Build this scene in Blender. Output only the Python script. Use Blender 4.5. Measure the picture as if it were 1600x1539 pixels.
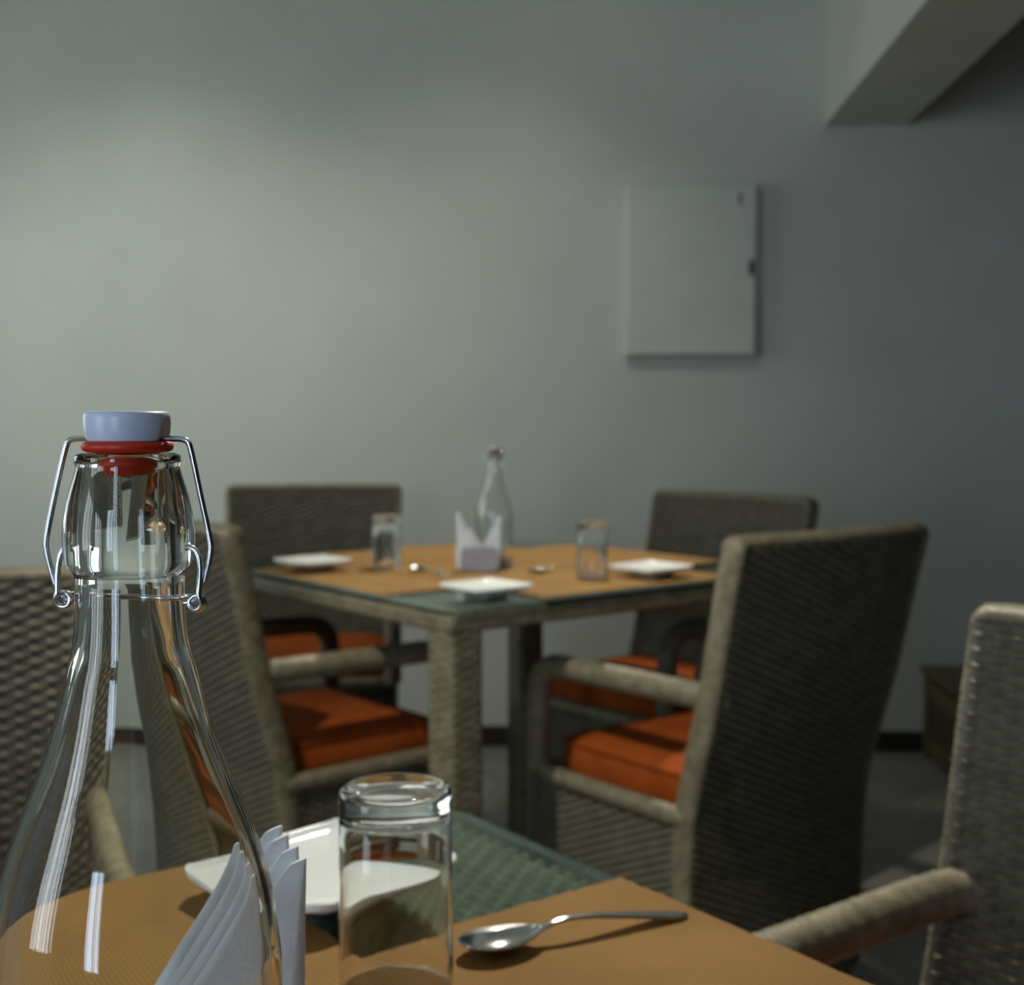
import bpy, bmesh, math, random
import numpy as np
from mathutils import Vector, Matrix
random.seed(7)
R = math.radians
scene = bpy.context.scene
C = scene.collection
for o in list(bpy.data.objects):
    bpy.data.objects.remove(o)

# ------------------------------------------------------------------ camera
YAW = R(3.2)                       # the camera looks a little to the left of the wall's normal
CAM_Z = 1.056
cam_d = bpy.data.cameras.new('camera')
cam = bpy.data.objects.new('camera', cam_d)
C.objects.link(cam)
cam.location = (0, 0, CAM_Z)
cam.rotation_euler = (R(90 - 3.13), 0, YAW)
cam_d.sensor_fit = 'HORIZONTAL'
cam_d.sensor_width = 36
cam_d.lens = 45.0
cam_d.clip_start = 0.02
cam_d.dof.use_dof = True
cam_d.dof.focus_distance = 0.405
cam_d.dof.aperture_fstop = 15.5
scene.camera = cam

# ------------------------------------------------------------------ world, lights, exposure
world = bpy.data.worlds.new('world')
scene.world = world
world.use_nodes = True
world.node_tree.nodes['Background'].inputs[0].default_value = (0.62, 0.78, 1.0, 1)
world.node_tree.nodes['Background'].inputs[1].default_value = 1.0

def area_light(name, loc, rot, sx, sy, power, color, spread=180):
    l = bpy.data.lights.new(name, 'AREA')
    l.shape = 'RECTANGLE'
    l.size, l.size_y = sx, sy
    l.energy = power
    l.color = color
    l.spread = R(spread)
    o = bpy.data.objects.new(name, l)
    C.objects.link(o)
    o.location = loc
    o.rotation_euler = rot
    return o

# room box (walls aligned with the world axes)
XL, XR, YB, YF, ZC = -2.6, 2.3, -2.6, 4.13, 2.62
# windows: (wall, from, to, sill, head)
WIN_MAIN = (1.90, 3.75, 0.85, 2.05)      # in the left wall, along y
WIN_SIDE = (-1.80, -0.65, 0.55, 2.10)    # in the left wall, along y
WIN_REAR = (-1.22, -0.58, 0.45, 2.10)    # in the rear wall, along x
DAY = (0.80, 0.92, 1.0)
def wmid(w): return (w[0] + w[1]) / 2, (w[2] + w[3]) / 2
m, z = wmid(WIN_MAIN)
area_light('daylight_main', (XL - 0.10, m, z), (0, R(-90), 0), WIN_MAIN[3] - WIN_MAIN[2], WIN_MAIN[1] - WIN_MAIN[0], 13, (0.96, 1.0, 0.84))
m, z = wmid(WIN_SIDE)
area_light('daylight_side', (XL - 0.10, m, z), (0, R(-90), 0), WIN_SIDE[3] - WIN_SIDE[2], WIN_SIDE[1] - WIN_SIDE[0], 31, (0.90, 0.95, 1.0))
m, z = wmid(WIN_REAR)
area_light('daylight_rear', (m, YB - 0.10, z), (R(90), 0, 0), WIN_REAR[1] - WIN_REAR[0], WIN_REAR[3] - WIN_REAR[2], 36, (0.62, 0.76, 1.0))

vs = scene.view_settings
vs.view_transform = 'Standard'
vs.look = 'None'
vs.gamma = 1.0
vs.use_curve_mapping = False
vs.exposure = 0.0
cy = scene.cycles
cy.max_bounces = 11
cy.transmission_bounces = 10
cy.transparent_max_bounces = 12
cy.glossy_bounces = 5
cy.diffuse_bounces = 3
cy.blur_glossy = 0.6
cy.sample_clamp_indirect = 6.0
cy.use_adaptive_sampling = True
cy.adaptive_threshold = 0.015

# ------------------------------------------------------------------ small helpers
def W(x, d):
    """plan position given as (to the right of, ahead of) the camera -> world x, y"""
    c, s = math.cos(YAW), math.sin(YAW)
    return Vector((x * c - d * s, x * s + d * c, 0))

def tag(o, label=None, cat=None, group=None, kind=None):
    if label: o['label'] = label
    if cat: o['category'] = cat
    if group: o['group'] = group
    if kind: o['kind'] = kind
    return o

def thing(name, label, cat, loc, rz=0.0, group=None):
    o = bpy.data.objects.new(name, None)
    C.objects.link(o)
    o.empty_display_size = 0.05
    o.location = loc
    o.rotation_euler = (0, 0, rz)
    return tag(o, label, cat, group)

def link(name, me, mat, parent=None):
    o = bpy.data.objects.new(name, me)
    C.objects.link(o)
    if mat is not None and not me.materials:
        me.materials.append(mat)
    o.parent = parent
    return o

def mesh_np(name, V, F, smooth=True):
    """V (n,3) array, F (m,4) quads as array or list of tuples"""
    me = bpy.data.meshes.new(name)
    V = np.asarray(V, dtype=np.float32)
    if isinstance(F, np.ndarray):
        n = len(F)
        me.vertices.add(len(V)); me.vertices.foreach_set('co', V.ravel())
        me.loops.add(n * 4); me.loops.foreach_set('vertex_index', F.astype(np.int32).ravel())
        me.polygons.add(n)
        me.polygons.foreach_set('loop_start', np.arange(0, n * 4, 4, dtype=np.int32))
        me.update(calc_edges=True); me.validate()
    else:
        me.from_pydata([tuple(map(float, v)) for v in V], [], F)
        me.update()
    if smooth:
        me.polygons.foreach_set('use_smooth', [True] * len(me.polygons))
    return me

def grid_faces(nu, nv, wrap_u=False):
    """vertex index = j*nu + i"""
    iu = np.arange(nu if wrap_u else nu - 1)
    jv = np.arange(nv - 1)
    I, J = np.meshgrid(iu, jv)
    I2 = (I + 1) % nu
    return np.stack([J * nu + I, J * nu + I2, (J + 1) * nu + I2, (J + 1) * nu + I], axis=-1).reshape(-1, 4)

def bm_mesh(name, bm, smooth=False, bevel=0.0, seg=2):
    if bevel > 0:
        bmesh.ops.bevel(bm, geom=list(bm.edges), offset=bevel, segments=seg, affect='EDGES', profile=0.5)
    bmesh.ops.recalc_face_normals(bm, faces=list(bm.faces))
    me = bpy.data.meshes.new(name)
    bm.to_mesh(me); bm.free()
    if smooth:
        me.polygons.foreach_set('use_smooth', [True] * len(me.polygons))
    return me

def box_bm(bm, lo, hi):
    vs_ = [bm.verts.new((x, y, z)) for z in (lo[2], hi[2]) for y in (lo[1], hi[1]) for x in (lo[0], hi[0])]
    for f in ((0, 2, 3, 1), (4, 5, 7, 6), (0, 1, 5, 4), (2, 6, 7, 3), (0, 4, 6, 2), (1, 3, 7, 5)):
        bm.faces.new([vs_[k] for k in f])

def box(name, lo, hi, mat, parent=None, bevel=0.0, seg=2):
    bm = bmesh.new(); box_bm(bm, lo, hi)
    return link(name, bm_mesh(name, bm, bevel=bevel, seg=seg), mat, parent)

def boxes(name, lst, mat, parent=None):
    bm = bmesh.new()
    for lo, hi in lst: box_bm(bm, lo, hi)
    return link(name, bm_mesh(name, bm), mat, parent)

def lathe(name, prof, mat, parent=None, n=96, closed=False):
    """prof: list of (r, z). Poles (r == 0) are closed with fans."""
    V, F, ring = [], [], []
    for r, z in prof:
        if r < 1e-6:
            ring.append([len(V)]); V.append((0, 0, z))
        else:
            ring.append(list(range(len(V), len(V) + n)))
            for k in range(n):
                a = 2 * math.pi * k / n
                V.append((r * math.cos(a), r * math.sin(a), z))
    seq = list(zip(ring[:-1], ring[1:])) + ([(ring[-1], ring[0])] if closed else [])
    for a, b in seq:
        for k in range(n):
            k2 = (k + 1) % n
            if len(a) == 1 and len(b) == 1: continue
            if len(a) == 1: F.append((a[0], b[k2], b[k]))
            elif len(b) == 1: F.append((a[k], a[k2], b[0]))
            else: F.append((a[k], a[k2], b[k2], b[k]))
    me = mesh_np(name, V, F)
    bm = bmesh.new(); bm.from_mesh(me)
    bmesh.ops.recalc_face_normals(bm, faces=list(bm.faces))
    bm.to_mesh(me); bm.free()
    me.polygons.foreach_set('use_smooth', [True] * len(me.polygons))
    return link(name, me, mat, parent)

def smooth_path(pts, step, it=2):
    """Chaikin rounding then even resampling"""
    P = [np.array(p, float) for p in pts]
    for _ in range(it):
        Q = [P[0]]
        for a, b in zip(P[:-1], P[1:]):
            Q += [a * .75 + b * .25, a * .25 + b * .75]
        Q.append(P[-1]); P = Q
    P = np.array(P)
    seg = np.linalg.norm(np.diff(P, axis=0), axis=1)
    s = np.concatenate([[0], np.cumsum(seg)])
    n = max(3, int(s[-1] / step) + 1)
    t = np.linspace(0, s[-1], n)
    return np.stack([np.interp(t, s, P[:, k]) for k in range(3)], axis=1), t

def tube_mesh(name, pts, rad, step, nth=12, it=2, weave=None, ry=None, cap=True):
    """round bar along a rounded path; weave(s, theta) -> extra radius"""
    P, s = smooth_path(pts, step, it)
    T = np.gradient(P, axis=0); T /= np.linalg.norm(T, axis=1)[:, None] + 1e-12
    up = np.array([0, 0, 1.0])
    N = np.zeros_like(T)
    n0 = np.cross(T[0], up)
    if np.linalg.norm(n0) < 1e-3: n0 = np.cross(T[0], np.array([1.0, 0, 0]))
    n0 /= np.linalg.norm(n0); N[0] = n0
    for k in range(1, len(T)):                                       # parallel transport
        v = N[k - 1] - T[k] * np.dot(N[k - 1], T[k]); N[k] = v / (np.linalg.norm(v) + 1e-12)
    B = np.cross(T, N)
    th = np.linspace(0, 2 * math.pi, nth, endpoint=False)
    S, TH = np.meshgrid(s, th, indexing='ij')
    h = np.zeros_like(S) if weave is None else weave(S, TH)
    ry = rad if ry is None else ry
    V = P[:, None, :] + N[:, None, :] * ((rad + h) * np.cos(TH))[..., None] + B[:, None, :] * ((ry + h) * np.sin(TH))[..., None]
    nv = len(s)
    F = grid_faces(nth, nv, True)
    V = V.reshape(-1, 3)
    if cap:
        F = [tuple(map(int, f)) for f in F]
        V = np.vstack([V, P[0], P[-1]])
        for k in range(nth):
            F.append((len(V) - 2, (k + 1) % nth, k)); b = (nv - 1) * nth
            F.append((len(V) - 1, b + k, b + (k + 1) % nth))
    return mesh_np(name, V, F)

def copy_tree(o, parent=None):
    c = o.copy(); C.objects.link(c); c.parent = parent
    for ch in list(o.children):
        copy_tree(ch, c)
    return c

# ------------------------------------------------------------------ materials
def mat_new(name):
    m = bpy.data.materials.new(name); m.use_nodes = True
    nt = m.node_tree
    return m, nt, nt.nodes['Principled BSDF']

def ramp_noise(nt, scale, c0, c1, coord='Object', detail=4, lo=.35, hi=.65, stretch=(1, 1, 1)):
    tc = nt.nodes.new('ShaderNodeTexCoord'); mp = nt.nodes.new('ShaderNodeMapping')
    mp.inputs['Scale'].default_value = stretch
    nz = nt.nodes.new('ShaderNodeTexNoise'); nz.inputs['Scale'].default_value = scale; nz.inputs['Detail'].default_value = detail
    rp = nt.nodes.new('ShaderNodeValToRGB')
    rp.color_ramp.elements[0].position = lo; rp.color_ramp.elements[1].position = hi
    rp.color_ramp.elements[0].color = (*c0, 1); rp.color_ramp.elements[1].color = (*c1, 1)
    nt.links.new(tc.outputs[coord], mp.inputs[0]); nt.links.new(mp.outputs[0], nz.inputs['Vector'])
    nt.links.new(nz.outputs['Fac'], rp.inputs[0])
    return rp, nz, mp

def noisy(name, c0, c1, scale, rough, coord='Object', bump=0.0, bump_scale=None, stretch=(1, 1, 1), metallic=0.0, spec=0.5):
    m, nt, b = mat_new(name)
    rp, nz, mp = ramp_noise(nt, scale, c0, c1, coord, stretch=stretch)
    nt.links.new(rp.outputs[0], b.inputs['Base Color'])
    b.inputs['Roughness'].default_value = rough
    b.inputs['Metallic'].default_value = metallic
    b.inputs['Specular IOR Level'].default_value = spec
    if bump > 0:
        n2 = nt.nodes.new('ShaderNodeTexNoise'); n2.inputs['Scale'].default_value = bump_scale or scale * 8
        nt.links.new(mp.outputs[0], n2.inputs['Vector'])
        bp = nt.nodes.new('ShaderNodeBump'); bp.inputs['Strength'].default_value = bump; bp.inputs['Distance'].default_value = 0.002
        nt.links.new(n2.outputs['Fac'], bp.inputs['Height']); nt.links.new(bp.outputs[0], b.inputs['Normal'])
    return m

M = {}
M['wall'] = noisy('wall_paint', (.60, .62, .57), (.64, .66, .61), 3.0, .75, 'Object', .15, 160, spec=.25)
M['ceiling'] = noisy('ceiling_paint', (.56, .58, .54), (.60, .62, .58), 3.0, .85, spec=.2)
M['panel'] = noisy('panel_enamel', (.62, .65, .59), (.65, .68, .62), 9.0, .55, spec=.3)
M['dark_wall'] = noisy('unseen_wall_dark', (.035, .026, .018), (.06, .046, .032), 4.0, .6, stretch=(1, 1, .1))  # finish of the unseen walls, made dark brown to cut bounced light
M['dark_base'] = noisy('baseboard_stone', (.018, .014, .012), (.035, .028, .024), 14, .5)
M['tile'] = noisy('floor_tile', (.25, .243, .213), (.33, .32, .285), 5.0, .42, 'Object', .1, 60)
M['grout'] = noisy('floor_grout', (.05, .048, .042), (.08, .075, .065), 30, .9)
M['wicker'] = noisy('wicker', (.11, .098, .064), (.165, .147, .100), 38, .50, 'Object', .25, 400)
M['wicker_rim'] = noisy('wicker_wrap', (.17, .146, .092), (.27, .238, .16), 45, .48, 'Object', .25, 400)
M['deck'] = noisy('wicker_table', (.10, .096, .076), (.18, .172, .14), 38, .75, 'Object', .2, 400, spec=.15)
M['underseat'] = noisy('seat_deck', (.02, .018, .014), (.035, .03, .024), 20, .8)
M['cushion'] = noisy('cushion_cloth', (.32, .064, .009), (.40, .088, .013), 16, .85, 'Object', .35, 900, spec=.15)
M['piping'] = noisy('cushion_piping', (.27, .052, .008), (.33, .068, .011), 16, .85, spec=.15)
M['porcelain'] = noisy('porcelain', (.88, .90, .89), (.91, .93, .92), 6, .12)
M['paper'] = noisy('napkin_paper', (.72, .75, .82), (.80, .83, .88), 30, .85, 'Object', .2, 500, spec=.15)
M['cap'] = noisy('stopper_ceramic', (.60, .68, .86), (.65, .73, .90), 60, .3)
M['rubber'] = noisy('gasket_rubber', (.52, .022, .004), (.60, .035, .006), 90, .45)
M['steel'] = noisy('polished_steel', (.62, .62, .61), (.72, .72, .71), 25, .16, metallic=1.0)
M['wire'] = noisy('zinc_wire', (.60, .62, .66), (.74, .76, .80), 120, .2, metallic=1.0)
M['brushed'] = noisy('brushed_steel', (.36, .36, .40), (.44, .44, .48), 40, .38, metallic=1.0)
M['crate'] = noisy('old_wood', (.085, .066, .026), (.14, .11, .045), 6, .6, stretch=(1, 1, 9))
M['crate_dark'] = noisy('old_wood_panel', (.045, .04, .018), (.075, .064, .028), 6, .65, stretch=(1, 1, 9))
M['latch'] = noisy('latch_plastic', (.05, .05, .045), (.08, .08, .07), 60, .5)
M['frame'] = noisy('window_frame_paint', (.55, .56, .53), (.62, .63, .60), 10, .5)
M['lamp_rim'] = noisy('lamp_rim_white', (.68, .68, .66), (.74, .74, .72), 20, .4)

def glass(name, color, rough=0.0, ior=1.5):
    m, nt, b = mat_new(name)
    nt.nodes.remove(b)
    g = nt.nodes.new('ShaderNodeBsdfGlass')
    g.inputs['Color'].default_value = (*color, 1); g.inputs['Roughness'].default_value = rough; g.inputs['IOR'].default_value = ior
    nt.links.new(g.outputs[0], nt.nodes['Material Output'].inputs['Surface'])
    return m
M['glass'] = glass('clear_glass', (.985, .995, .985), 0.0, 1.48)
M['tumbler'] = glass('tumbler_glass', (.985, .99, .985), 0.0, 1.48)

def sheet_glass(name, tint, ior=1.5):
    """flat pane: lets light straight through, mirrors by its Fresnel curve"""
    m, nt, b = mat_new(name)
    nt.nodes.remove(b)
    t = nt.nodes.new('ShaderNodeBsdfTransparent'); t.inputs[0].default_value = (*tint, 1)
    g = nt.nodes.new('ShaderNodeBsdfGlossy'); g.inputs['Roughness'].default_value = 0.015
    g.inputs['Color'].default_value = (.92, 1, .95, 1)
    fr = nt.nodes.new('ShaderNodeFresnel'); fr.inputs[0].default_value = ior
    mx = nt.nodes.new('ShaderNodeMixShader')
    ge = nt.nodes.new('ShaderNodeNewGeometry'); su = nt.nodes.new('ShaderNodeMath'); su.operation = 'SUBTRACT'; su.inputs[0].default_value = 1
    ml = nt.nodes.new('ShaderNodeMath'); ml.operation = 'MULTIPLY'            # the mirror image comes from the outer face only
    nt.links.new(ge.outputs['Backfacing'], su.inputs[1]); nt.links.new(su.outputs[0], ml.inputs[0]); nt.links.new(fr.outputs[0], ml.inputs[1])
    nt.links.new(ml.outputs[0], mx.inputs[0]); nt.links.new(t.outputs[0], mx.inputs[1]); nt.links.new(g.outputs[0], mx.inputs[2])
    nt.links.new(mx.outputs[0], nt.nodes['Material Output'].inputs['Surface'])
    return m
M['table_glass'] = sheet_glass('table_glass', (.86, .94, .89))
M['glass_edge'] = noisy('ground_glass_edge', (.20, .26, .22), (.26, .33, .28), 30, .35)
M['pane'] = sheet_glass('window_pane', (.97, .98, .98))

def runner_mat():
    m, nt, b = mat_new('woven_runner')
    rp, nz, mp = ramp_noise(nt, 12, (.29, .148, .034), (.35, .184, .045))
    tc = nt.nodes.new('ShaderNodeTexCoord')
    wv = nt.nodes.new('ShaderNodeTexWave'); wv.wave_type = 'BANDS'; wv.bands_direction = 'Y'
    wv.inputs['Scale'].default_value = 88; wv.inputs['Distortion'].default_value = 0.6; wv.inputs['Detail'].default_value = 1
    w2 = nt.nodes.new('ShaderNodeTexWave'); w2.wave_type = 'BANDS'; w2.bands_direction = 'X'
    w2.inputs['Scale'].default_value = 130; w2.inputs['Distortion'].default_value = 0.4
    nt.links.new(tc.outputs['Object'], wv.inputs[0]); nt.links.new(tc.outputs['Object'], w2.inputs[0])
    ad = nt.nodes.new('ShaderNodeMath'); ad.operation = 'MULTIPLY_ADD'; ad.inputs[1].default_value = .5
    nt.links.new(w2.outputs['Fac'], ad.inputs[0]); nt.links.new(wv.outputs['Fac'], ad.inputs[2])
    mr = nt.nodes.new('ShaderNodeMapRange'); mr.inputs[1].default_value = 0; mr.inputs[2].default_value = 1.5
    mr.inputs[3].default_value = .72; mr.inputs[4].default_value = 1.08
    nt.links.new(ad.outputs[0], mr.inputs[0])
    mu = nt.nodes.new('ShaderNodeMix'); mu.data_type = 'RGBA'; mu.blend_type = 'MULTIPLY'; mu.inputs[0].default_value = 1
    nt.links.new(rp.outputs[0], mu.inputs[6]); nt.links.new(mr.outputs[0], mu.inputs[7])
    nt.links.new(mu.outputs[2], b.inputs['Base Color'])
    bp = nt.nodes.new('ShaderNodeBump'); bp.inputs['Strength'].default_value = .5; bp.inputs['Distance'].default_value = .0006
    nt.links.new(ad.outputs[0], bp.inputs['Height']); nt.links.new(bp.outputs[0], b.inputs['Normal'])
    b.inputs['Roughness'].default_value = .75; b.inputs['Specular IOR Level'].default_value = .25
    return m
M['runner'] = runner_mat()

def emit(name, col, s):
    m, nt, b = mat_new(name)
    b.inputs['Base Color'].default_value = (*col, 1)
    b.inputs['Emission Color'].default_value = (*col, 1); b.inputs['Emission Strength'].default_value = s
    return m
M['lamp_lens'] = emit('lamp_lens', (1.0, .93, .80), 12.0)

# ------------------------------------------------------------------ the room
T = 0.2
tag(boxes('wall_back', [((XL - T, YF, 0), (XR + T, YF + T, ZC))], M['wall']), kind='structure')
tag(boxes('wall_right', [((XR, YB, 0), (XR + T, YF, ZC))], M['dark_wall']), kind='structure')
parts, y0 = [], YB
for w in (WIN_SIDE, WIN_MAIN):
    parts += [((XL - T, y0, 0), (XL, w[0], ZC)), ((XL - T, w[0], 0), (XL, w[1], w[2])), ((XL - T, w[0], w[3]), (XL, w[1], ZC))]
    y0 = w[1]
parts.append(((XL - T, y0, 0), (XL, YF, ZC)))
tag(boxes('wall_left', parts, M['wall']), kind='structure')
a = WIN_REAR
tag(boxes('wall_rear', [((XL - T, YB - T, 0), (a[0], YB, ZC)), ((a[1], YB - T, 0), (XR + T, YB, ZC)),
    ((a[0], YB - T, 0), (a[1], YB, a[2])), ((a[0], YB - T, a[3]), (a[1], YB, ZC))], M['dark_wall']), kind='structure')
tag(boxes('ceiling', [((XL - T, YB - T, ZC), (XR + T, YF + T, ZC + T))], M['ceiling']), kind='structure')
tag(boxes('ceiling_beam', [((0.751, YB, 1.985), (1.004, YF, ZC))], M['wall']), kind='structure')
floor = tag(boxes('floor', [((XL - T, YB - T, -T), (XR + T, YF + T, -0.004))], M['grout']), kind='structure')
bm = bmesh.new(); box_bm(bm, (0.0015, 0.0015, -0.006), (0.4485, 0.4485, 0.0))
tile_me = bm_mesh('tile', bm, bevel=0.0015, seg=1); tile_me.materials.append(M['tile'])
nx, ny = int((XR - XL) / .45), int((YF - YB) / .45)
for i in range(nx + 1):
    for j in range(ny + 1):
        if XR - .45 * (i + 1) < XL - .19 or YF - .45 * (j + 1) < YB - .19: continue
        o = bpy.data.objects.new('tile', tile_me); C.objects.link(o)
        o.location = (XR - .45 * (i + 1), YF - .45 * (j + 1), 0); o.parent = floor
tag(box('baseboard_back', (XL, YF - .014, 0), (XR, YF, .066), M['dark_base'], bevel=.003), kind='structure')
tag(box('baseboard_right', (XR - .014, YB, 0), (XR, YF - .014, .066), M['dark_base'], bevel=.003), kind='structure')

def window(name, wall, w, bars):
    """frame and pane in an opening of the left (x) or rear (y) wall"""
    u0, u1, z0, z1 = w
    t = .04
    if wall == 'x': mk = lambda u0, u1, z0, z1, d0, d1: ((XL + d0, u0, z0), (XL + d1, u1, z1))
    else: mk = lambda u0, u1, z0, z1, d0, d1: ((u0, YB + d0, z0), (u1, YB + d1, z1))
    f = tag(boxes(name, [mk(u0, u0 + t, z0, z1, -.07, -.03), mk(u1 - t, u1, z0, z1, -.07, -.03),
                     mk(u0 + t, u1 - t, z0, z0 + t, -.07, -.03), mk(u0 + t, u1 - t, z1 - t, z1, -.07, -.03)], M['frame']), kind='structure')
    lo, hi = mk(u0 + t, u1 - t, z0 + t, z1 - t, -.052, -.048)
    box('pane', lo, hi, M['pane'], f)
    for q in bars:
        k = u0 + (u1 - u0) * q
        lo, hi = mk(k - .03, k + .03, z0 + t, z1 - t, -.066, -.034)
        box('mullion', lo, hi, M['frame'], f)
window('window_1', 'x', WIN_MAIN, (.5,))
window('window_2', 'x', WIN_SIDE, (.2, .36, .68))
window('window_3', 'y', WIN_REAR, (.62,))

# recessed ceiling lamps over the tables, then added fill spots (above the picture)
def downlight(loc, label, power, cone, blend, color, aim=None, rad=.035):
    t = thing('ceiling_lamp', label, 'lamp', loc, 0, 'recessed ceiling lamps')
    lathe('lamp_rim', [(.04, -.002), (.055, -.006), (.062, -.004), (.064, 0), (.04, 0)], M['lamp_rim'], t, 40, closed=True)
    lathe('lamp_lens', [(0, -.0025), (.039, -.0025), (.0395, -.0005), (0, -.0005)], M['lamp_lens'], t, 32)
    l = bpy.data.lights.new('lamp_light', 'SPOT')
    l.energy = power; l.spot_size = R(cone); l.spot_blend = blend; l.color = color; l.shadow_soft_size = rad
    o = bpy.data.objects.new('lamp_light', l); C.objects.link(o); o.parent = t; o.location = (0, 0, -.05)
    if aim is not None:
        o.rotation_euler = (Vector(aim) - Vector(loc)).to_track_quat('-Z', 'Y').to_euler()
    return t
WARM = (1.0, .95, .80)
p = W(.10, 2.15)
downlight((p.x, p.y, ZC), 'recessed round ceiling lamp above the near table', 165, 50, .6, WARM, (W(-.05, .75).x, W(-.05, .75).y, .75))
p = W(.10, 3.62)
downlight((p.x, p.y, ZC), 'recessed round ceiling lamp above the far table', 128, 31, .45, WARM, (W(0, 2.7).x, W(0, 2.7).y, .75))

downlight((-1.45, 2.72, ZC), 'added unseen fill lamp washing the back wall at the left', 33, 76, 1.0, (1.0, .99, .84), (-1.35, 4.13, .85))  # unseen wash spot added to brighten the left of the back wall
downlight((-0.35, 2.72, ZC), 'added unseen fill lamp washing the back wall in the middle', 20, 76, 1.0, (1.0, .99, .86), (-0.40, 4.13, .85))  # second added spot, out of view, lifts the middle of the wall
downlight((-1.0, 0.9, ZC), 'added unseen fill lamp left of the near table', 120, 42, .7, WARM, (.12, 2.12, .30))  # added out of view to light the right chair's side and the table leg

# ------------------------------------------------------------------ electric panel on the back wall
t = thing('electric_panel', 'pale painted metal electric panel box mounted on the back wall', 'panel', (0.3385, YF, 1.2665))
hw, hh, dp = .2085, .5355, .038
bm = bmesh.new(); box_bm(bm, (-hw, -dp, 0), (hw, 0, hh))
link('panel_box', bm_mesh('panel_box', bm, bevel=.004), M['panel'], t)
door = box('panel_door', (-hw + .004, -dp - .016, .004), (hw - .012, -dp - .001, hh - .004), M['panel'], t, bevel=.004)
box('latch', (hw - .034, -dp - .024, hh * .47), (hw - .018, -dp - .0155, hh * .47 + .045), M['latch'], door, bevel=.002)
box('lock_tab', (hw - .064, -dp - .018, hh - .066), (hw - .056, -dp - .0155, hh - .030), M['latch'], door, bevel=.0008)

# ------------------------------------------------------------------ low wooden crate in the corner at the right
t = thing('wooden_crate', 'low dark brown wooden crate standing against the back wall at the right', 'crate', (1.08, 3.70, 0))
L, D, H = .62, .39, .285
f = .045
for (x0, y0) in ((0, 0), (L - f, 0), (0, D - f), (L - f, D - f)):
    box('corner_post', (x0, y0, 0), (x0 + f, y0 + f, H - .02), M['crate'], t, bevel=.003)
for z0 in (.02, .195):
    for y0 in (.004, D - .026):
        box('rail', (f, y0, z0), (L - f, y0 + .022, z0 + .05), M['crate'], t, bevel=.002)
    for x0 in (.004, L - .026):
        box('rail', (x0, f, z0), (x0 + .022, D - f, z0 + .05), M['crate'], t, bevel=.002)
box('side_panel', (.012, f, .07), (.020, D - f, .195), M['crate_dark'], t)
box('side_panel', (L - .020, f, .07), (L - .012, D - f, .195), M['crate_dark'], t)
box('front_panel', (f, .012, .07), (L - f, .020, .195), M['crate_dark'], t)
n = 4
for k in range(n):
    w_ = (D + .02) / n
    box('lid_plank', (-.01, -.01 + k * w_ + .0015, H - .02), (L + .01, -.01 + (k + 1) * w_ - .0015, H), M['crate'], t, bevel=.002)

# ------------------------------------------------------------------ wicker
def weave_h(u, v, pu, pv, amp):
    """flat strands running along u, going over and under stakes that stand pu apart"""
    row = np.floor(v / pv)
    fv = v / pv - row
    prof = np.sqrt(np.clip(1 - (2 * fv - 1) ** 2, 0, 1))
    over = np.sin(math.pi * (u / pu + row)) * .5 + .5
    return amp * (prof * (.08 + .92 * over) - .25)

def wrap_h(p, amp, n1=2, n2=3):
    def f(s, th):
        a = np.abs(np.sin(math.pi * (s / p + n1 * th / (2 * math.pi))))
        b = np.abs(np.sin(math.pi * (s / (p * 2.5) - n2 * th / (2 * math.pi))))
        return amp * (a ** .7 * (.55 + .45 * b) - .5)
    return f

PU, PV = .0175, .0074
def back_y(z):
    return np.interp(z, [0, .30, .42, .62, .88], [-.205, -.205, -.215, -.272, -.328])
def back_w(z):
    return np.interp(z, [0, .42, .88], [.222, .226, .238])

def loop_surface(name, shape, z0, z1, pu, pv, amp, su=4, sv=4):
    """shape(z) -> closed list of xy corners with equal counts, resampled; woven skin standing on z"""
    nv = int(round((z1 - z0) / pv)) * sv + 1
    zs = np.linspace(z0, z1, nv)
    base = shape(.5 * (z0 + z1))
    per = np.linalg.norm(np.diff(np.vstack([base, base[:1]]), axis=0), axis=1).sum()
    ns = int(round(per / pu / 2)) * 2
    nu = ns * su
    V = np.zeros((nv, nu, 3))
    for j, z in enumerate(zs):
        Pz = shape(z); Q = np.vstack([Pz, Pz[:1]])
        s = np.concatenate([[0], np.cumsum(np.linalg.norm(np.diff(Q, axis=0), axis=1))])
        tt = np.linspace(0, s[-1], nu, endpoint=False)
        x = np.interp(tt, s, Q[:, 0]); y = np.interp(tt, s, Q[:, 1])
        dx = np.roll(x, -1) - np.roll(x, 1); dy = np.roll(y, -1) - np.roll(y, 1)
        ln = np.hypot(dx, dy) + 1e-9
        h = weave_h(tt / s[-1] * ns * pu, np.full(nu, z - z0 + 1e-6), pu, pv, amp)
        V[j, :, 0] = x + dy / ln * h; V[j, :, 1] = y - dx / ln * h; V[j, :, 2] = z
    F = grid_faces(nu, nv, True)
    return mesh_np(name, V.reshape(-1, 3), F)

def back_shape(z):
    w = float(back_w(z)); y0 = float(back_y(z)); th = .019
    n = 24
    xs = np.linspace(-w, w, n)
    cur = lambda x: y0 + .020 * (x / w) ** 2
    front = [(x, cur(x) + th) for x in xs]
    rear = [(x, cur(x) - th) for x in xs[::-1]]
    return np.array(rear[::-1] + front[::-1])        # counter-clockwise seen from above: rear left->right, front right->left

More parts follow.
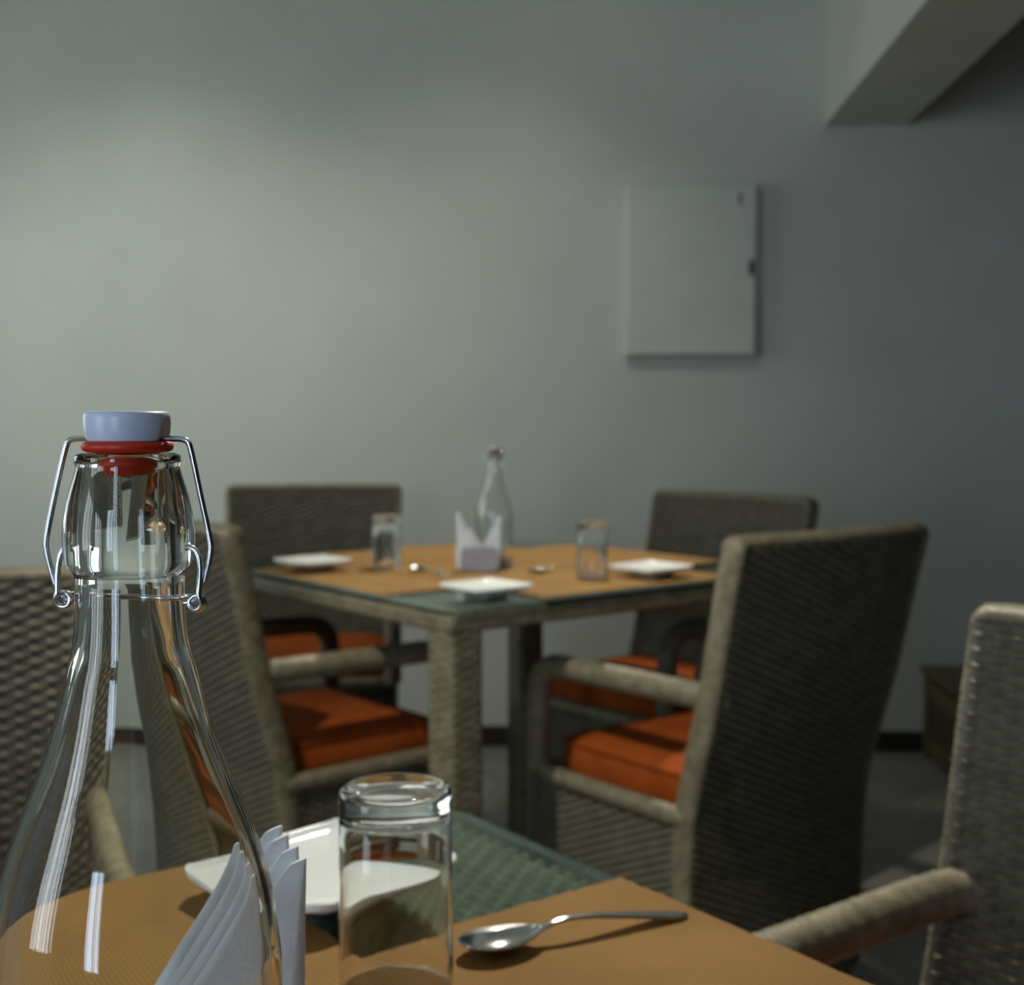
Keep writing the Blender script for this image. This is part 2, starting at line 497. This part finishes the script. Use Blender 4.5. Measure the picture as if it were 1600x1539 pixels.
YFR = .190                                            # front of the seat
def base_shape(z):
    w = .226; r = .03; y0 = -.186
    pts = [(-w, y0), (w, y0)]
    for a in np.linspace(0, 90, 6): pts.append((w - r + r * math.cos(R(a)), YFR - r + r * math.sin(R(a))))
    for a in np.linspace(90, 180, 6): pts.append((-w + r + r * math.cos(R(a)), YFR - r + r * math.sin(R(a))))
    return np.array(pts)

me_back = loop_surface('backrest', back_shape, .05, .868, PU, PV, .0108)
me_base = loop_surface('seat_base', base_shape, .05, .405, PU, PV, .0108)
pts = []
zs = [.05, .20, .30, .42, .52, .62, .72, .80]
cor = lambda x, w: .020 * (x / w) ** 2
for z in zs: pts.append((-float(back_w(z)), float(back_y(z)) + .020, z))
w = float(back_w(.868)); yt = float(back_y(.868))
pts.append((-w, yt + .020, .852)); pts.append((-w + .001, yt + .020, .868)); pts.append((-w + .018, yt + .018, .870))
for x in np.linspace(-w + .06, w - .06, 7): pts.append((x, yt + cor(x, w), .870))
pts.append((w - .018, yt + .018, .870)); pts.append((w - .001, yt + .020, .868)); pts.append((w, yt + .020, .852))
for z in zs[::-1]: pts.append((float(back_w(z)), float(back_y(z)) + .020, z))
me_trim = tube_mesh('back_rim', pts, .0235, .0026, 14, 1, wrap_h(.0085, .0020), ry=.0115)
rz = .407
rail = [(-.226, -.20, rz), (-.226, .05, rz), (-.226, YFR - .03, rz), (-.205, YFR, rz), (-.10, YFR, rz), (.10, YFR, rz), (.205, YFR, rz), (.226, YFR - .03, rz), (.226, .05, rz), (.226, -.20, rz)]
me_rail = tube_mesh('seat_rail', rail, .0165, .0026, 14, 1, wrap_h(.0085, .0022))
def arm_mesh(sx):
    x = .224 * sx; za = .612
    p_ = [(x * .88, -.266, za + .004), (x * .97, -.235, za + .004), (x, -.20, za + .003), (x, -.10, za + .002), (x, YFR - .085, za), (x, YFR - .035, za - .004), (x, YFR - .004, za - .028), (x, YFR, za - .075), (x, YFR, .52), (x, YFR, .41)]
    return tube_mesh('armrest', p_, .0215, .0026, 16, 2, wrap_h(.0085, .0024, 2, 3))
me_arm = [arm_mesh(-1), arm_mesh(1)]
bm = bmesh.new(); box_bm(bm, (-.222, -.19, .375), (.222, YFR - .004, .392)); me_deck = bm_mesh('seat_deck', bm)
me_foot = []
for sx in (-1, 1):
    for y0 in (-.19, .145):
        bm = bmesh.new(); box_bm(bm, (sx * .205 - .018, y0, 0), (sx * .205 + .018, y0 + .036, .055)); me_foot.append(bm_mesh('foot', bm, bevel=.003))

def rounded_square_outline(hx, hy, r, n=8):
    out = []
    for cx, cy_, a0 in ((hx - r, hy - r, 0), (-hx + r, hy - r, 90), (-hx + r, -hy + r, 180), (hx - r, -hy + r, 270)):
        for k in range(n + 1):
            a = R(a0 + 90 * k / n); out.append((cx + r * math.cos(a), cy_ + r * math.sin(a)))
    return np.array(out)

def pillow_mesh(name, hx, hy, z0, z1):
    """boxed cushion: straight border, gently domed top"""
    O = rounded_square_outline(1, 1, .16, 6)
    levels = [(.0, z0 + .004), (.90, z0 + .002), (.975, z0), (1.0, z0 + .010), (1.012, (z0 + z1) / 2 - .004), (1.0, z1 - .016), (.985, z1 - .008), (.94, z1 - .002), (.80, z1 + .005), (.5, z1 + .010), (.2, z1 + .012), (0, z1 + .012)]
    V, ring = [], []
    for f, z in levels:
        ring.append(len(V)); V += [(x * hx * f, y * hy * f, z) for x, y in O]
    n = len(O)
    F = [(ring[k] + i, ring[k] + (i + 1) % n, ring[k + 1] + (i + 1) % n, ring[k + 1] + i) for k in range(len(levels) - 1) for i in range(n)]
    return mesh_np(name, V, F), O
me_cush, O_ = pillow_mesh('cushion_body', .197, .167, 0, .082)
ring_pts = [(x * .197, y * .167) for x, y in O_]
def piping_mesh(z):
    pts_ = [(x, y, z) for x, y in ring_pts] + [(ring_pts[0][0], ring_pts[0][1], z)]
    return tube_mesh('piping', pts_, .0035, .012, 8, 0)
me_pip = [piping_mesh(.072), piping_mesh(.008)]

def build_chair():
    t = thing('wicker_armchair', '', 'chair', (0, 0, 0))
    tag(link('backrest', me_back, M['wicker'], t), kind='stuff')
    tag(link('seat_base', me_base, M['wicker'], t), kind='stuff')
    link('back_rim', me_trim, M['wicker_rim'], t)
    link('seat_rail', me_rail, M['wicker_rim'], t)
    for m_ in me_arm: link('armrest', m_, M['wicker_rim'], t)
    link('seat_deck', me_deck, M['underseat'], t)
    for m_ in me_foot: link('foot', m_, M['wicker'], t)
    return t
def build_cushion():
    t = thing('seat_cushion', '', 'cushion', (0, 0, 0))
    link('cushion_body', me_cush, M['cushion'], t)
    for m_ in me_pip: link('piping', m_, M['piping'], t)
    return t

chair0, cush0, used = build_chair(), build_cushion(), [False]
def place_chair(x, d, face, label, clabel):
    """(x, d): middle of the chair's footprint; face: direction it faces, degrees from the camera's right, anticlockwise"""
    c = chair0 if not used[0] else copy_tree(chair0)
    k = cush0 if not used[0] else copy_tree(cush0)
    used[0] = True
    p = W(x, d); rot = R(face - 90) + YAW
    c.location = (p.x, p.y, 0); c.rotation_euler = (0, 0, rot)
    tag(c, label, 'chair', 'wicker armchairs around the tables')
    off = Matrix.Rotation(rot, 3, 'Z') @ Vector((0, -.003, .3928))
    k.location = Vector((p.x, p.y, 0)) + off; k.rotation_euler = (0, 0, rot)
    tag(k, clabel, 'cushion', 'orange seat cushions on the wicker armchairs')
    return c
def from_back(bx, bd, face):
    """chair centre from the middle of its back at arm height"""
    a = R(face); return bx + .272 * math.cos(a), bd + .272 * math.sin(a)

FT = 38.5                                             # heading of the far table's right edge
cx, cd = from_back(.510, 2.143, 128)
place_chair(cx, cd, 128, 'wicker armchair seen from behind at the right of the far table, back turned to us', 'orange cushion in the armchair whose dark back faces us, right of the far table')
cx, cd = from_back(-.610, 2.382, 41)
place_chair(cx, cd, 41, 'wicker armchair at the left of the far table, seen past the swing-top bottle', 'bright orange cushion in the armchair left of the far table leg')
cx, cd = from_back(-.56, 3.60, 275)
place_chair(cx, cd, 275, 'dark wicker armchair by the back wall, behind the left plate of the far table', 'shaded orange cushion in the armchair by the back wall at the left')
cx, cd = from_back(.520, 3.15, 222)
place_chair(cx, cd, 222, 'dark wicker armchair beyond the far table, partly hidden by the armchair in front', 'shaded orange cushion in the far armchair behind the right plate')
cx, cd = from_back(-.738, 1.43, 296)
place_chair(cx, cd, 296, 'wicker armchair at the left picture edge, just behind the large bottle', 'orange cushion in the armchair at the left picture edge')
cx, cd = from_back(.578, 1.030, 216.5)
place_chair(cx, cd, 216.5, 'wicker armchair at the right picture edge, its arm reaching to the near table', 'orange cushion in the armchair at the right picture edge')

# ------------------------------------------------------------------ tables
TS = .45                                              # half the side of a table
ZT = .75
def deck_mesh():
    """woven top of the table frame, a flat sheet whose strands run along x"""
    h = TS - .006
    nu = int(2 * h / .011) * 4 + 1; nv = int(2 * h / .0085) * 4 + 1
    x = np.linspace(-h, h, nu); y = np.linspace(-h, h, nv)
    X, Y = np.meshgrid(x, y)
    Z = .7385 + weave_h(X + h, Y + h + 1e-6, .011, .0085, .0058)
    return mesh_np('woven_top', np.stack([X, Y, Z], -1).reshape(-1, 3), grid_faces(nu, nv))
def square_bar(name, lo, hi, mat, axis, pitch=.0085, amp=.0018):
    """wicker-wrapped square bar: ridges run round it"""
    lo, hi = np.array(lo, float), np.array(hi, float)
    c = (lo + hi) / 2; half = (hi - lo) / 2
    ax = 'xyz'.index(axis); o1, o2 = [(1, 2), (2, 0), (0, 1)][ax]
    n = int(2 * half[ax] / pitch) * 4 + 1
    O = rounded_square_outline(half[o1], half[o2], min(.010, half[o1] * .4), 3)
    N = O / np.linalg.norm(O, axis=1)[:, None]
    # extra points along the flat sides so that the wrap shows as a weave
    Q = np.vstack([O, O[:1]]); s = np.concatenate([[0], np.cumsum(np.linalg.norm(np.diff(Q, axis=0), axis=1))])
    m_ = 40; tt = np.linspace(0, s[-1], m_, endpoint=False)
    px = np.interp(tt, s, Q[:, 0]); py = np.interp(tt, s, Q[:, 1])
    L_ = np.linspace(-half[ax], half[ax], n)
    V = np.zeros((n, m_, 3))
    nrm = np.stack([px / half[o1], py / half[o2]], 1); nrm = np.where(np.abs(nrm) > .98, np.sign(nrm), nrm * .0)
    for k, l in enumerate(L_):
        h = weave_h(tt / s[-1] * m_ / 4 * .02, np.full(m_, l + half[ax] + 1e-6), .02, pitch, amp)
        V[k, :, ax] = c[ax] + l
        V[k, :, o1] = c[o1] + px + nrm[:, 0] * h
        V[k, :, o2] = c[o2] + py + nrm[:, 1] * h
    F = [tuple(map(int, f)) for f in grid_faces(m_, n, True)]
    F.append(tuple(range(m_ - 1, -1, -1))); F.append(tuple(range((n - 1) * m_, n * m_)))
    return mesh_np(name, V.reshape(-1, 3), F)

me_top = deck_mesh()
lg = .071
me_leg = square_bar('leg', (-lg / 2, -lg / 2, .0), (lg / 2, lg / 2, .706), None, 'z')
me_apron = square_bar('apron', (-(TS - .005), -.0125, .706), (TS - .005, .0125, .7355), None, 'x')
def glass_top_mesh():
    O = rounded_square_outline(TS, TS, .028, 8)
    bm = bmesh.new()
    rings = []
    for z, f in ((.7440, -.0015), (.7455, 0), (.7485, 0), (ZT, -.0015)):
        rings.append([bm.verts.new((x * (1 + f / TS), y * (1 + f / TS), z)) for x, y in O])
    n = len(O)
    for a, b in zip(rings[:-1], rings[1:]):
        for k in range(n): bm.faces.new((a[k], a[(k + 1) % n], b[(k + 1) % n], b[k]))
    bm.faces.new(rings[0][::-1]); bm.faces.new(rings[-1])
    for f_ in bm.faces: f_.material_index = 0 if len(f_.verts) > 4 else 1
    me = bm_mesh('glass_top', bm)
    me.materials.append(M['table_glass']); me.materials.append(M['glass_edge'])   # ground rim
    return me
me_gtop = glass_top_mesh()

def build_table():
    t = thing('dining_table', '', 'table', (0, 0, 0))
    tag(link('woven_top', me_top, M['deck'], t), kind='stuff')
    for sx in (-1, 1):
        for sy in (-1, 1):
            o = link('leg', me_leg, M['wicker_rim'], t); o.location = (sx * (TS - lg / 2 - .006), sy * (TS - lg / 2 - .006), 0)
    for k in range(4):
        o = link('apron', me_apron, M['wicker_rim'], t)
        a = k * math.pi / 2
        o.rotation_euler = (0, 0, a); o.location = (math.sin(a) * (TS - .0175), -math.cos(a) * (TS - .0175), 0)
    link('glass_top', me_gtop, M['table_glass'], t)
    return t

def runner_mesh(hw, over):
    """cloth strip along x, full length of the table; over: half width of the strip it crosses"""
    nx_, ny_ = 181, 25
    x = np.linspace(-TS + .002, TS - .002, nx_); y = np.linspace(-hw, hw, ny_)
    X, Y = np.meshgrid(x, y)
    rng = np.random.default_rng(3)
    Y = Y + (np.abs(Y) > hw - 1e-6) * rng.normal(0, .0006, Y.shape)        # slightly frayed long edges
    X = X + (np.abs(X) > TS - .0021) * rng.normal(0, .0004, X.shape)
    lift = np.zeros_like(X)
    if over: lift = .0019 * np.clip((over + .012 - np.abs(X)) / .010, 0, 1)
    top = np.stack([X, Y, ZT + .0021 + lift], -1).reshape(-1, 3); bot = np.stack([X, Y, ZT + .0004 + lift], -1).reshape(-1, 3)
    F = grid_faces(nx_, ny_); n = len(top)
    Fl = [tuple(map(int, f)) for f in F] + [tuple(int(k) + n for k in f[::-1]) for f in F]
    rim = [i for i in range(nx_)] + [j * nx_ + nx_ - 1 for j in range(1, ny_)] + [(ny_ - 1) * nx_ + i for i in range(nx_ - 2, -1, -1)] + [j * nx_ for j in range(ny_ - 2, 0, -1)]
    for a, b in zip(rim, rim[1:] + rim[:1]): Fl.append((b, a, a + n, b + n))
    return mesh_np('table_runner', np.vstack([top, bot]), Fl, smooth=False)
RW = .244
me_run = [runner_mesh(RW, 0), runner_mesh(RW, RW)]

NT = 36.5
near_c = W(-.142, .379)
far_c = W(-.103 + TS * (.783 - .6225), 2.089 + TS * (.6225 + .783))
tb = build_table()
tb.location = (near_c.x, near_c.y, 0); tb.rotation_euler = (0, 0, R(NT) + YAW)
tag(tb, 'glass-topped wicker table in the foreground with the large bottle on it', 'table', 'wicker dining tables')
tb2 = copy_tree(tb)
tb2.location = (far_c.x, far_c.y, 0); tb2.rotation_euler = (0, 0, R(FT) + YAW)
tag(tb2, 'glass-topped wicker table in the background with three plates on it', 'table', 'wicker dining tables')
for c_, ang, where in ((near_c, NT, 'near'), (far_c, FT, 'far')):
    for k in range(2):
        o = link('table_runner', me_run[k], M['runner'])
        o.location = (c_.x, c_.y, 0); o.rotation_euler = (0, 0, R(ang) + YAW + k * math.pi / 2)
        tag(o, ('lower' if k == 0 else 'upper') + ' of the two crossed orange-brown runners on the ' + where + ' table', 'runner', 'woven table runners')
ZR = ZT + .0021                                        # top of the lower runner
ZX = ZT + .0040                                        # where the runners cross

# ------------------------------------------------------------------ plates
def plate_mesh(h=.063):
    """small square plate with soft corners that sweep up"""
    O = rounded_square_outline(1, 1, .26, 8); n = len(O)
    def zz(x, y, f):
        r2 = (x * x + y * y) * f * f
        return .006 + .0085 * max(0, r2 - .22) + (.0018 if f > .97 else 0)
    V, rings = [], []
    top = [0, .25, .5, .6, .7, .8, .88, .94, .98, 1.0]
    for f in top:
        rings.append(len(V)); V += [(x * h * f, y * h * f, zz(x, y, f) + .004) for x, y in O]
    for f in [1.0, .96, .88, .78, .66, .52, .44, .42, .40, .25, 0]:
        rings.append(len(V))
        V += [(x * h * f, y * h * f, (zz(x, y, f) if f > .5 else (0.0 if f > .41 else .003))) for x, y in O]
    F = [(rings[k] + i, rings[k] + (i + 1) % n, rings[k + 1] + (i + 1) % n, rings[k + 1] + i) for k in range(len(rings) - 1) for i in range(n)]
    return mesh_np('plate', V, F)
me_plate = plate_mesh()
def plate(x, d, ang, label, z=ZT + .0003):
    o = link('side_plate', me_plate, M['porcelain'])
    p = W(x, d); o.location = (p.x, p.y, z); o.rotation_euler = (0, 0, R(ang) + YAW)
    return tag(o, label, 'plate', 'white square side plates')
plate(-.1185, .8165, 46, 'white square plate on the near table behind the upturned tumbler')
plate(-.045, 2.235, 40, 'white square plate at the front corner of the far table')
plate(-.410, 2.625, 38, 'white square plate at the left corner of the far table', ZR + .0002)
plate(.275, 2.515, 42, 'white square plate at the right corner of the far table', ZR + .0002)

# ------------------------------------------------------------------ tumblers, standing upside down
TH_, TR = .110, .0300
prof = [(0, TH_ - .0022), (.018, TH_ - .0016), (.024, TH_ - .0004), (.0265, TH_), (.0288, TH_ - .0012), (TR, TH_ - .0040), (.0301, TH_ - .010),
        (.0303, .06), (.0306, .004), (.0304, .0012), (.0297, 0), (.0289, .0008), (.0286, .004), (.0283, .06), (.0279, TH_ - .018), (.0265, TH_ - .0155), (.022, TH_ - .0138), (.012, TH_ - .0128), (0, TH_ - .0126)]
tum = lathe('tumbler', prof, M['tumbler'], None, 96)
me_tum = tum.data; bpy.data.objects.remove(tum)
def tumbler(x, d, z, label):
    o = link('tumbler', me_tum, M['tumbler'])
    p = W(x, d); o.location = (p.x, p.y, z)
    return tag(o, label, 'glass', 'upturned clear tumblers')
tumbler(-.0622, .673, ZR + .0002, 'clear glass tumbler standing upside down in front of the near plate')
tumbler(-.262, 2.67, ZR + .0002, 'upturned clear tumbler on the far table against the dark chair back')
tumbler(.158, 2.52, ZR + .0002, 'upturned clear tumbler beside the right plate of the far table')

# ------------------------------------------------------------------ spoons
def spoon_meshes():
    """teaspoon along x, tip of the bowl at x = 0; bowl and handle"""
    def sheet(name, ts, wf, zf, cf, ny_=13, th=.0013):
        V = []
        for t_ in ts:
            w_, z_, c_ = wf(t_), zf(t_), cf(t_)
            for k in range(ny_):
                q = -1 + 2 * k / (ny_ - 1)
                V.append((t_, q * w_, z_ + c_ * (q * q)))
        n_ = len(ts) * ny_
        low = [(x, y, z - th) for x, y, z in V]
        F = []
        for i in range(len(ts) - 1):
            for k in range(ny_ - 1):
                a = i * ny_ + k; f = (a, a + ny_, a + ny_ + 1, a + 1)
                F.append(f); F.append(tuple(n_ + q for q in f[::-1]))
        rim = list(range(ny_)) + [i * ny_ + ny_ - 1 for i in range(1, len(ts))] + list(range(len(ts) * ny_ - 2, (len(ts) - 1) * ny_ - 1, -1)) + [i * ny_ for i in range(len(ts) - 2, 0, -1)]
        for a, b in zip(rim, rim[1:] + rim[:1]): F.append((a, b, b + n_, a + n_))
        return mesh_np(name, V + low, F)
    L_ = .152; B_ = .052
    ts = [B_ * (1 - math.cos(math.pi * k / 28)) / 2 for k in range(29)]
    def bw(t_):
        u = t_ / B_
        return max(.0012, .0158 * (max(0, math.sin(math.pi * min(1, u ** .80) * .985)) ** .62)) if u < .86 else max(.0026, .0158 * (max(0, math.sin(math.pi * (u ** .80) * .985)) ** .62))
    def rimz(t_): return np.interp(t_, [0, .012, .030, .046, .052], [.0095, .0085, .0080, .0092, .0100])
    def depth(t_):
        u = t_ / B_; return .0072 * max(0, math.sin(math.pi * u ** .9)) ** .8
    bowl = sheet('bowl', ts, bw, lambda t_: float(rimz(t_)) - depth(t_) + .0014 - .0006, lambda t_: depth(t_))
    hs = np.linspace(B_ - .0008, L_, 40)
    hw_ = lambda t_: float(np.interp(t_, [B_, B_ + .008, .085, .120, .143, .1495, L_], [.0030, .0024, .0030, .0050, .0064, .0052, .0022]))
    hz = lambda t_: float(np.interp(t_, [B_, .058, .068, .085, .11, .135, L_], [.0104, .0126, .0138, .0128, .0090, .0045, .0018]))
    handle = sheet('handle', hs, hw_, hz, lambda t_: -.0007, 7, .0016)
    return bowl, handle
me_bowl, me_handle = spoon_meshes()
def spoon(x, d, ang, z, label):
    p = W(x, d)
    t = thing('teaspoon', label, 'spoon', (p.x, p.y, z), R(ang) + YAW, 'steel teaspoons')
    link('bowl', me_bowl, M['steel'], t); link('handle', me_handle, M['steel'], t)
    return t
spoon(-.030, .710, 25, ZR + .0001, 'shiny steel teaspoon lying on the near table runner')
spoon(-.205, 2.62, -58, ZR + .0001, 'steel teaspoon with a bright glint left of the far napkins')
spoon(.03, 2.55, 24, ZX + .0002, 'steel teaspoon right of the small far bottle')

# ------------------------------------------------------------------ swing-top bottles
def bottle_meshes():
    mm = .001
    outer = [(15.1, 291.9), (16.1, 291.6), (16.5, 290.7), (16.5, 289.2), (16.1, 288.1), (16.2, 287), (16.9, 284.5), (18.4, 279.4), (19.8, 273.2), (20.5, 267), (20.5, 261.5), (20.2, 258.4), (19.4, 256.2), (18.2, 254.8), (17.4, 254.0), (17.05, 252.8),
             (17.05, 250), (17.15, 244), (17.5, 236), (18.5, 228.5), (20.6, 221.0), (24.2, 206.6), (29.0, 191.9), (34.8, 177.1), (40.2, 162.3), (44.1, 147.4), (46.1, 132.5), (46.9, 122), (47.0, 100), (47.0, 12), (46.2, 6), (44, 2), (40.5, 0), (36, .2), (30, 2.5), (15, 5.0), (0, 5.6)]
    inner = [(0, 11.0), (20, 10.4), (34, 8.5), (40, 9.2), (43.2, 14), (43.9, 20), (43.9, 100), (43.8, 122), (43.0, 132.5), (40.9, 147.4), (36.9, 162.3), (31.4, 177.1), (25.6, 191.9), (20.8, 206.6), (17.0, 221), (14.8, 228.5), (13.7, 236), (13.2, 244), (13.0, 252), (12.9, 262), (12.6, 274), (12.0, 284), (11.8, 289), (12.4, 291.2), (13.6, 291.9)]
    def dense(pr, step=2.2):                          # Catmull-Rom through the points
        out = []
        P = [pr[0]] + pr + [pr[-1]]
        for k in range(1, len(P) - 2):
            p0, p1, p2, p3 = [np.array(q, float) for q in P[k - 1:k + 3]]
            n = max(1, int(np.linalg.norm(p2 - p1) / step))
            for i in range(n):
                t_ = i / n
                q = .5 * (2 * p1 + (p2 - p0) * t_ + (2 * p0 - 5 * p1 + 4 * p2 - p3) * t_ ** 2 + (3 * p1 - p0 - 3 * p2 + p3) * t_ ** 3)
                out.append((max(0, float(q[0])), float(q[1])))
        out.append(pr[-1])
        return [(r * mm, z * mm) for r, z in out]
    return dense(outer) + dense(inner)
BPROF = bottle_meshes()

def cap_mesh():
    """stopper head: short cup-shaped drum with a scoop where the wire enters on each side"""
    prof = [(0, 305.5), (9.5, 305.5), (11.6, 305.45), (12.8, 305.1), (13.4, 304.3), (13.5, 303), (13.45, 301.5), (13.35, 300), (13.2, 298.7), (13.0, 297.6), (12.75, 296.5), (12.5, 295.9), (0, 295.9)]
    n = 128; V, ring = [], []
    for r, z in prof:
        ring.append(len(V))
        for k in range(n):
            a = 2 * math.pi * k / n
            rr = r
            if r > 12:
                for a0 in (0, math.pi):
                    dx = ((a - a0 + math.pi) % (2 * math.pi) - math.pi) * 13 / 3.6; dz = (z - 296.2) / 6.2
                    q = dx * dx + dz * dz
                    if q < 1 and z < 303: rr -= 1.5 * min(1, (1 - q) * 4)
            V.append((rr * .001 * math.cos(a), rr * .001 * math.sin(a), z * .001))
    F = [(ring[k + 1] + i, ring[k + 1] + (i + 1) % n, ring[k] + (i + 1) % n, ring[k] + i) for k in range(len(prof) - 1) for i in range(n)]
    return mesh_np('stopper', V, F)

def wire(pts, r=.00095, it=2):
    return tube_mesh('wire', [(x * .001, y * .001, z * .001) for x, y, z in pts], r, .0006, 12, it)

def bail_wire():
    """wire through the stopper, down both sides, hooked into the lever's eyes (in its own x-z plane)"""
    right = [(20.0, 0, 296.6), (21.3, 0, 293.6), (24.4, 0, 278.1), (27.4, 0, 264.7), (27.8, 0, 261.0), (25.2, 0, 250.5), (23.4, 0, 246.5), (21.6, 0, 244.6), (18.2, -.4, 244.2)]
    left = [(-x - 1.2 * min(1, max(0, (296 - z) / 20)), y, z) for x, y, z in right]
    return wire(left[::-1] + [(-12.5, 0, 296.7), (0, 0, 296.8), (12.5, 0, 296.7)] + right, it=2)

def lever_wire(sx):
    """from the hole in the glass bulge, bowed out and down to an eye"""
    p = [(17.5, 0, 262.0), (20.8, 0, 262.2), (23.2, 0, 260.4), (24.3, -.6, 256.5), (24.3, -1.6, 250.5), (24.0, -2.0, 247.0)]
    c0 = (22.6, 244.4)
    for k in range(0, 22):                             # the eye
        a = R(40 - k * 24)
        p.append((c0[0] + 2.3 * math.cos(a), -2.0 + .15 * k - .0, c0[1] + 2.3 * math.sin(a)))
    return wire([(sx * x, y, z) for x, y, z in p], it=1)

def neck_wire():
    pts = []
    for k in range(0, 25):
        a = R(0 + 180 * k / 24)
        pts.append((22.6 * math.cos(a) if abs(math.cos(a)) > .9 else 18.4 * math.cos(a) / 1.0, 18.6 * math.sin(a) + .6, 246.0 - 2.5 * math.sin(a)))
    return wire(pts, it=1)

def build_bottle(scale=1.0):
    t = thing('swing_top_bottle', '', 'bottle', (0, 0, 0))
    lathe('glass_body', BPROF, M['glass'], t, 128)
    top = link('stopper', cap_mesh(), M['cap'], t); tag(top, 'pale blue-white ceramic stopper')
    ring = [(0, 295.85), (12.6, 295.85), (13.8, 295.3), (14.4, 294.2), (13.9, 293.0), (12.6, 292.35), (10.6, 292.2), (9.4, 291.6), (9.2, 289.0), (9.0, 287.6), (8.3, 287.1), (8.1, 286), (7.7, 284.6), (7.2, 284.2), (0, 284.2)]
    g = lathe('gasket', [(r * .001, z * .001) for r, z in ring], M['rubber'], t, 96); tag(g, 'red rubber gasket')
    o = link('bail_wire', bail_wire(), M['wire'], t); tag(o, 'bright wire bail')
    for sx in (-1, 1): link('lever_wire', lever_wire(sx), M['wire'], t)
    link('neck_wire', neck_wire(), M['wire'], t)
    return t
bt = build_bottle()
p = W(-.123, .410)
bt.location = (p.x, p.y, ZX + .0002); bt.rotation_euler = (0, 0, YAW + R(4))
tag(bt, 'large clear swing-top bottle with red gasket in the foreground', 'bottle', 'clear swing-top bottles')
for ch in bt.children:
    if ch.name.startswith(('bail', 'lever', 'neck', 'stopper')): ch.rotation_euler = (0, 0, R(-13))
bt2 = copy_tree(bt)
p = W(-.037, 2.70)
bt2.location = (p.x, p.y, ZX + .0002); bt2.scale = (.82, .82, .82); bt2.rotation_euler = (0, 0, R(25))
tag(bt2, 'small clear swing-top bottle in the middle of the far table', 'bottle', 'clear swing-top bottles')

# ------------------------------------------------------------------ napkins in steel holders
def napkin_mesh(leg, h, ply=.0017, puff=.004, seed=0):
    """paper napkin folded to an upright triangle: straight edge at x = 0, sloping fold falling to -x"""
    rng = random.Random(seed)
    nu, nv = 9, 11
    V, F = [], []
    for side in (1, -1):
        for j in range(nv):
            zf = j / (nv - 1)
            for i in range(nu):
                xf = i / (nu - 1)
                wdt = leg * (1 - zf) + .007
                x = -wdt * xf
                bulge = puff * math.sin(math.pi * xf) * .5 * (1 - zf * .5)
                y = bulge + side * ply * (.35 + .65 * math.sin(math.pi * min(1, xf * 1.0)) ** .5)
                V.append((x + .0006 * math.sin(zf * 7 + seed), y, h * zf - .003 * xf * zf))
    n = nu * nv
    for s_ in (0, 1):
        for j in range(nv - 1):
            for i in range(nu - 1):
                a = s_ * n + j * nu + i
                f = (a, a + 1, a + nu + 1, a + nu)
                F.append(f if s_ == 0 else f[::-1])
    rim = list(range(nu)) + [j * nu + nu - 1 for j in range(1, nv)] + list(range(nv * nu - 2, (nv - 1) * nu - 1, -1)) + [j * nu for j in range(nv - 2, 0, -1)]
    for a, b in zip(rim, rim[1:] + rim[:1]): F.append((b, a, a + n, b + n))
    return mesh_np('napkin', V, F)

def holder(x, d, ang, z, label, w=.082, gap=.036, h=.050):
    p = W(x, d)
    t = thing('napkin_holder', label, 'holder', (p.x, p.y, z), R(ang) + YAW, 'steel napkin holders')
    box('base_plate', (-w / 2, -gap / 2 - .0012, 0), (w / 2, gap / 2 + .0012, .0012), M['brushed'], t, bevel=.0004, seg=1)
    for s_ in (-1, 1):
        O = rounded_square_outline(w / 2, h / 2, .016, 6)
        bm = bmesh.new()
        a = [bm.verts.new((x_, s_ * gap / 2, z_ + h / 2)) for x_, z_ in O]
        b = [bm.verts.new((x_, s_ * (gap / 2 + .0012), z_ + h / 2)) for x_, z_ in O]
        n = len(O)
        for k in range(n): bm.faces.new((a[k], a[(k + 1) % n], b[(k + 1) % n], b[k]))
        bm.faces.new(a[::-1]); bm.faces.new(b)
        link('side_plate', bm_mesh('side_plate', bm), M['brushed'], t)
    return t
def napkins(x, d, ang, z, labels, group, lefts, heights, leg, yaws, mirror=False, k0=0):
    """a few folded napkins one behind the other, standing in the holder"""
    n = len(labels)
    for k in range(n):
        me = napkin_mesh(leg, heights[k], seed=k * 1.7)
        o = link('paper_napkin', me, M['paper'])
        p = W(x, d)
        q = Matrix.Rotation(R(ang) + YAW, 3, 'Z') @ Vector((lefts[k], -.013 + (k + k0) * .0085, 0))
        o.location = (p.x + q.x, p.y + q.y, z + .0016)
        o.rotation_euler = (0, 0, R(ang + yaws[k]) + YAW + (math.pi if mirror else 0))
        tag(o, labels[k], 'napkin', group)
holder(-.135, .503, 3, ZX, 'small steel napkin holder behind the large bottle')
napkins(-.135, .503, 3, ZX, ['white folded napkin behind the large bottle, foremost of the bunch', 'white folded napkin behind the large bottle, second from the front', 'white folded napkin behind the large bottle, third from the front', 'white folded napkin behind the large bottle, rearmost of the bunch'],
        'folded napkins behind the large bottle', [.0535, .0495, .0455, .0415], [.130, .132, .134, .135], .098, [0, .5, 1, 1.5])
holder(-.060, 2.60, -18, ZX, 'steel napkin holder in front of the small far bottle')
napkins(-.060, 2.60, -18, ZX, ['tall white folded napkin at the left of the far napkin holder', 'shorter white folded napkin in the far napkin holder'],
        'folded napkins on the far table', [-.052, -.030], [.118, .085], .060, [0, 2], mirror=True)
napkins(-.060, 2.60, -18, ZX, ['white folded napkin leaning in front of the small far bottle'],
        'folded napkins on the far table', [.038], [.112], .055, [0], k0=2)
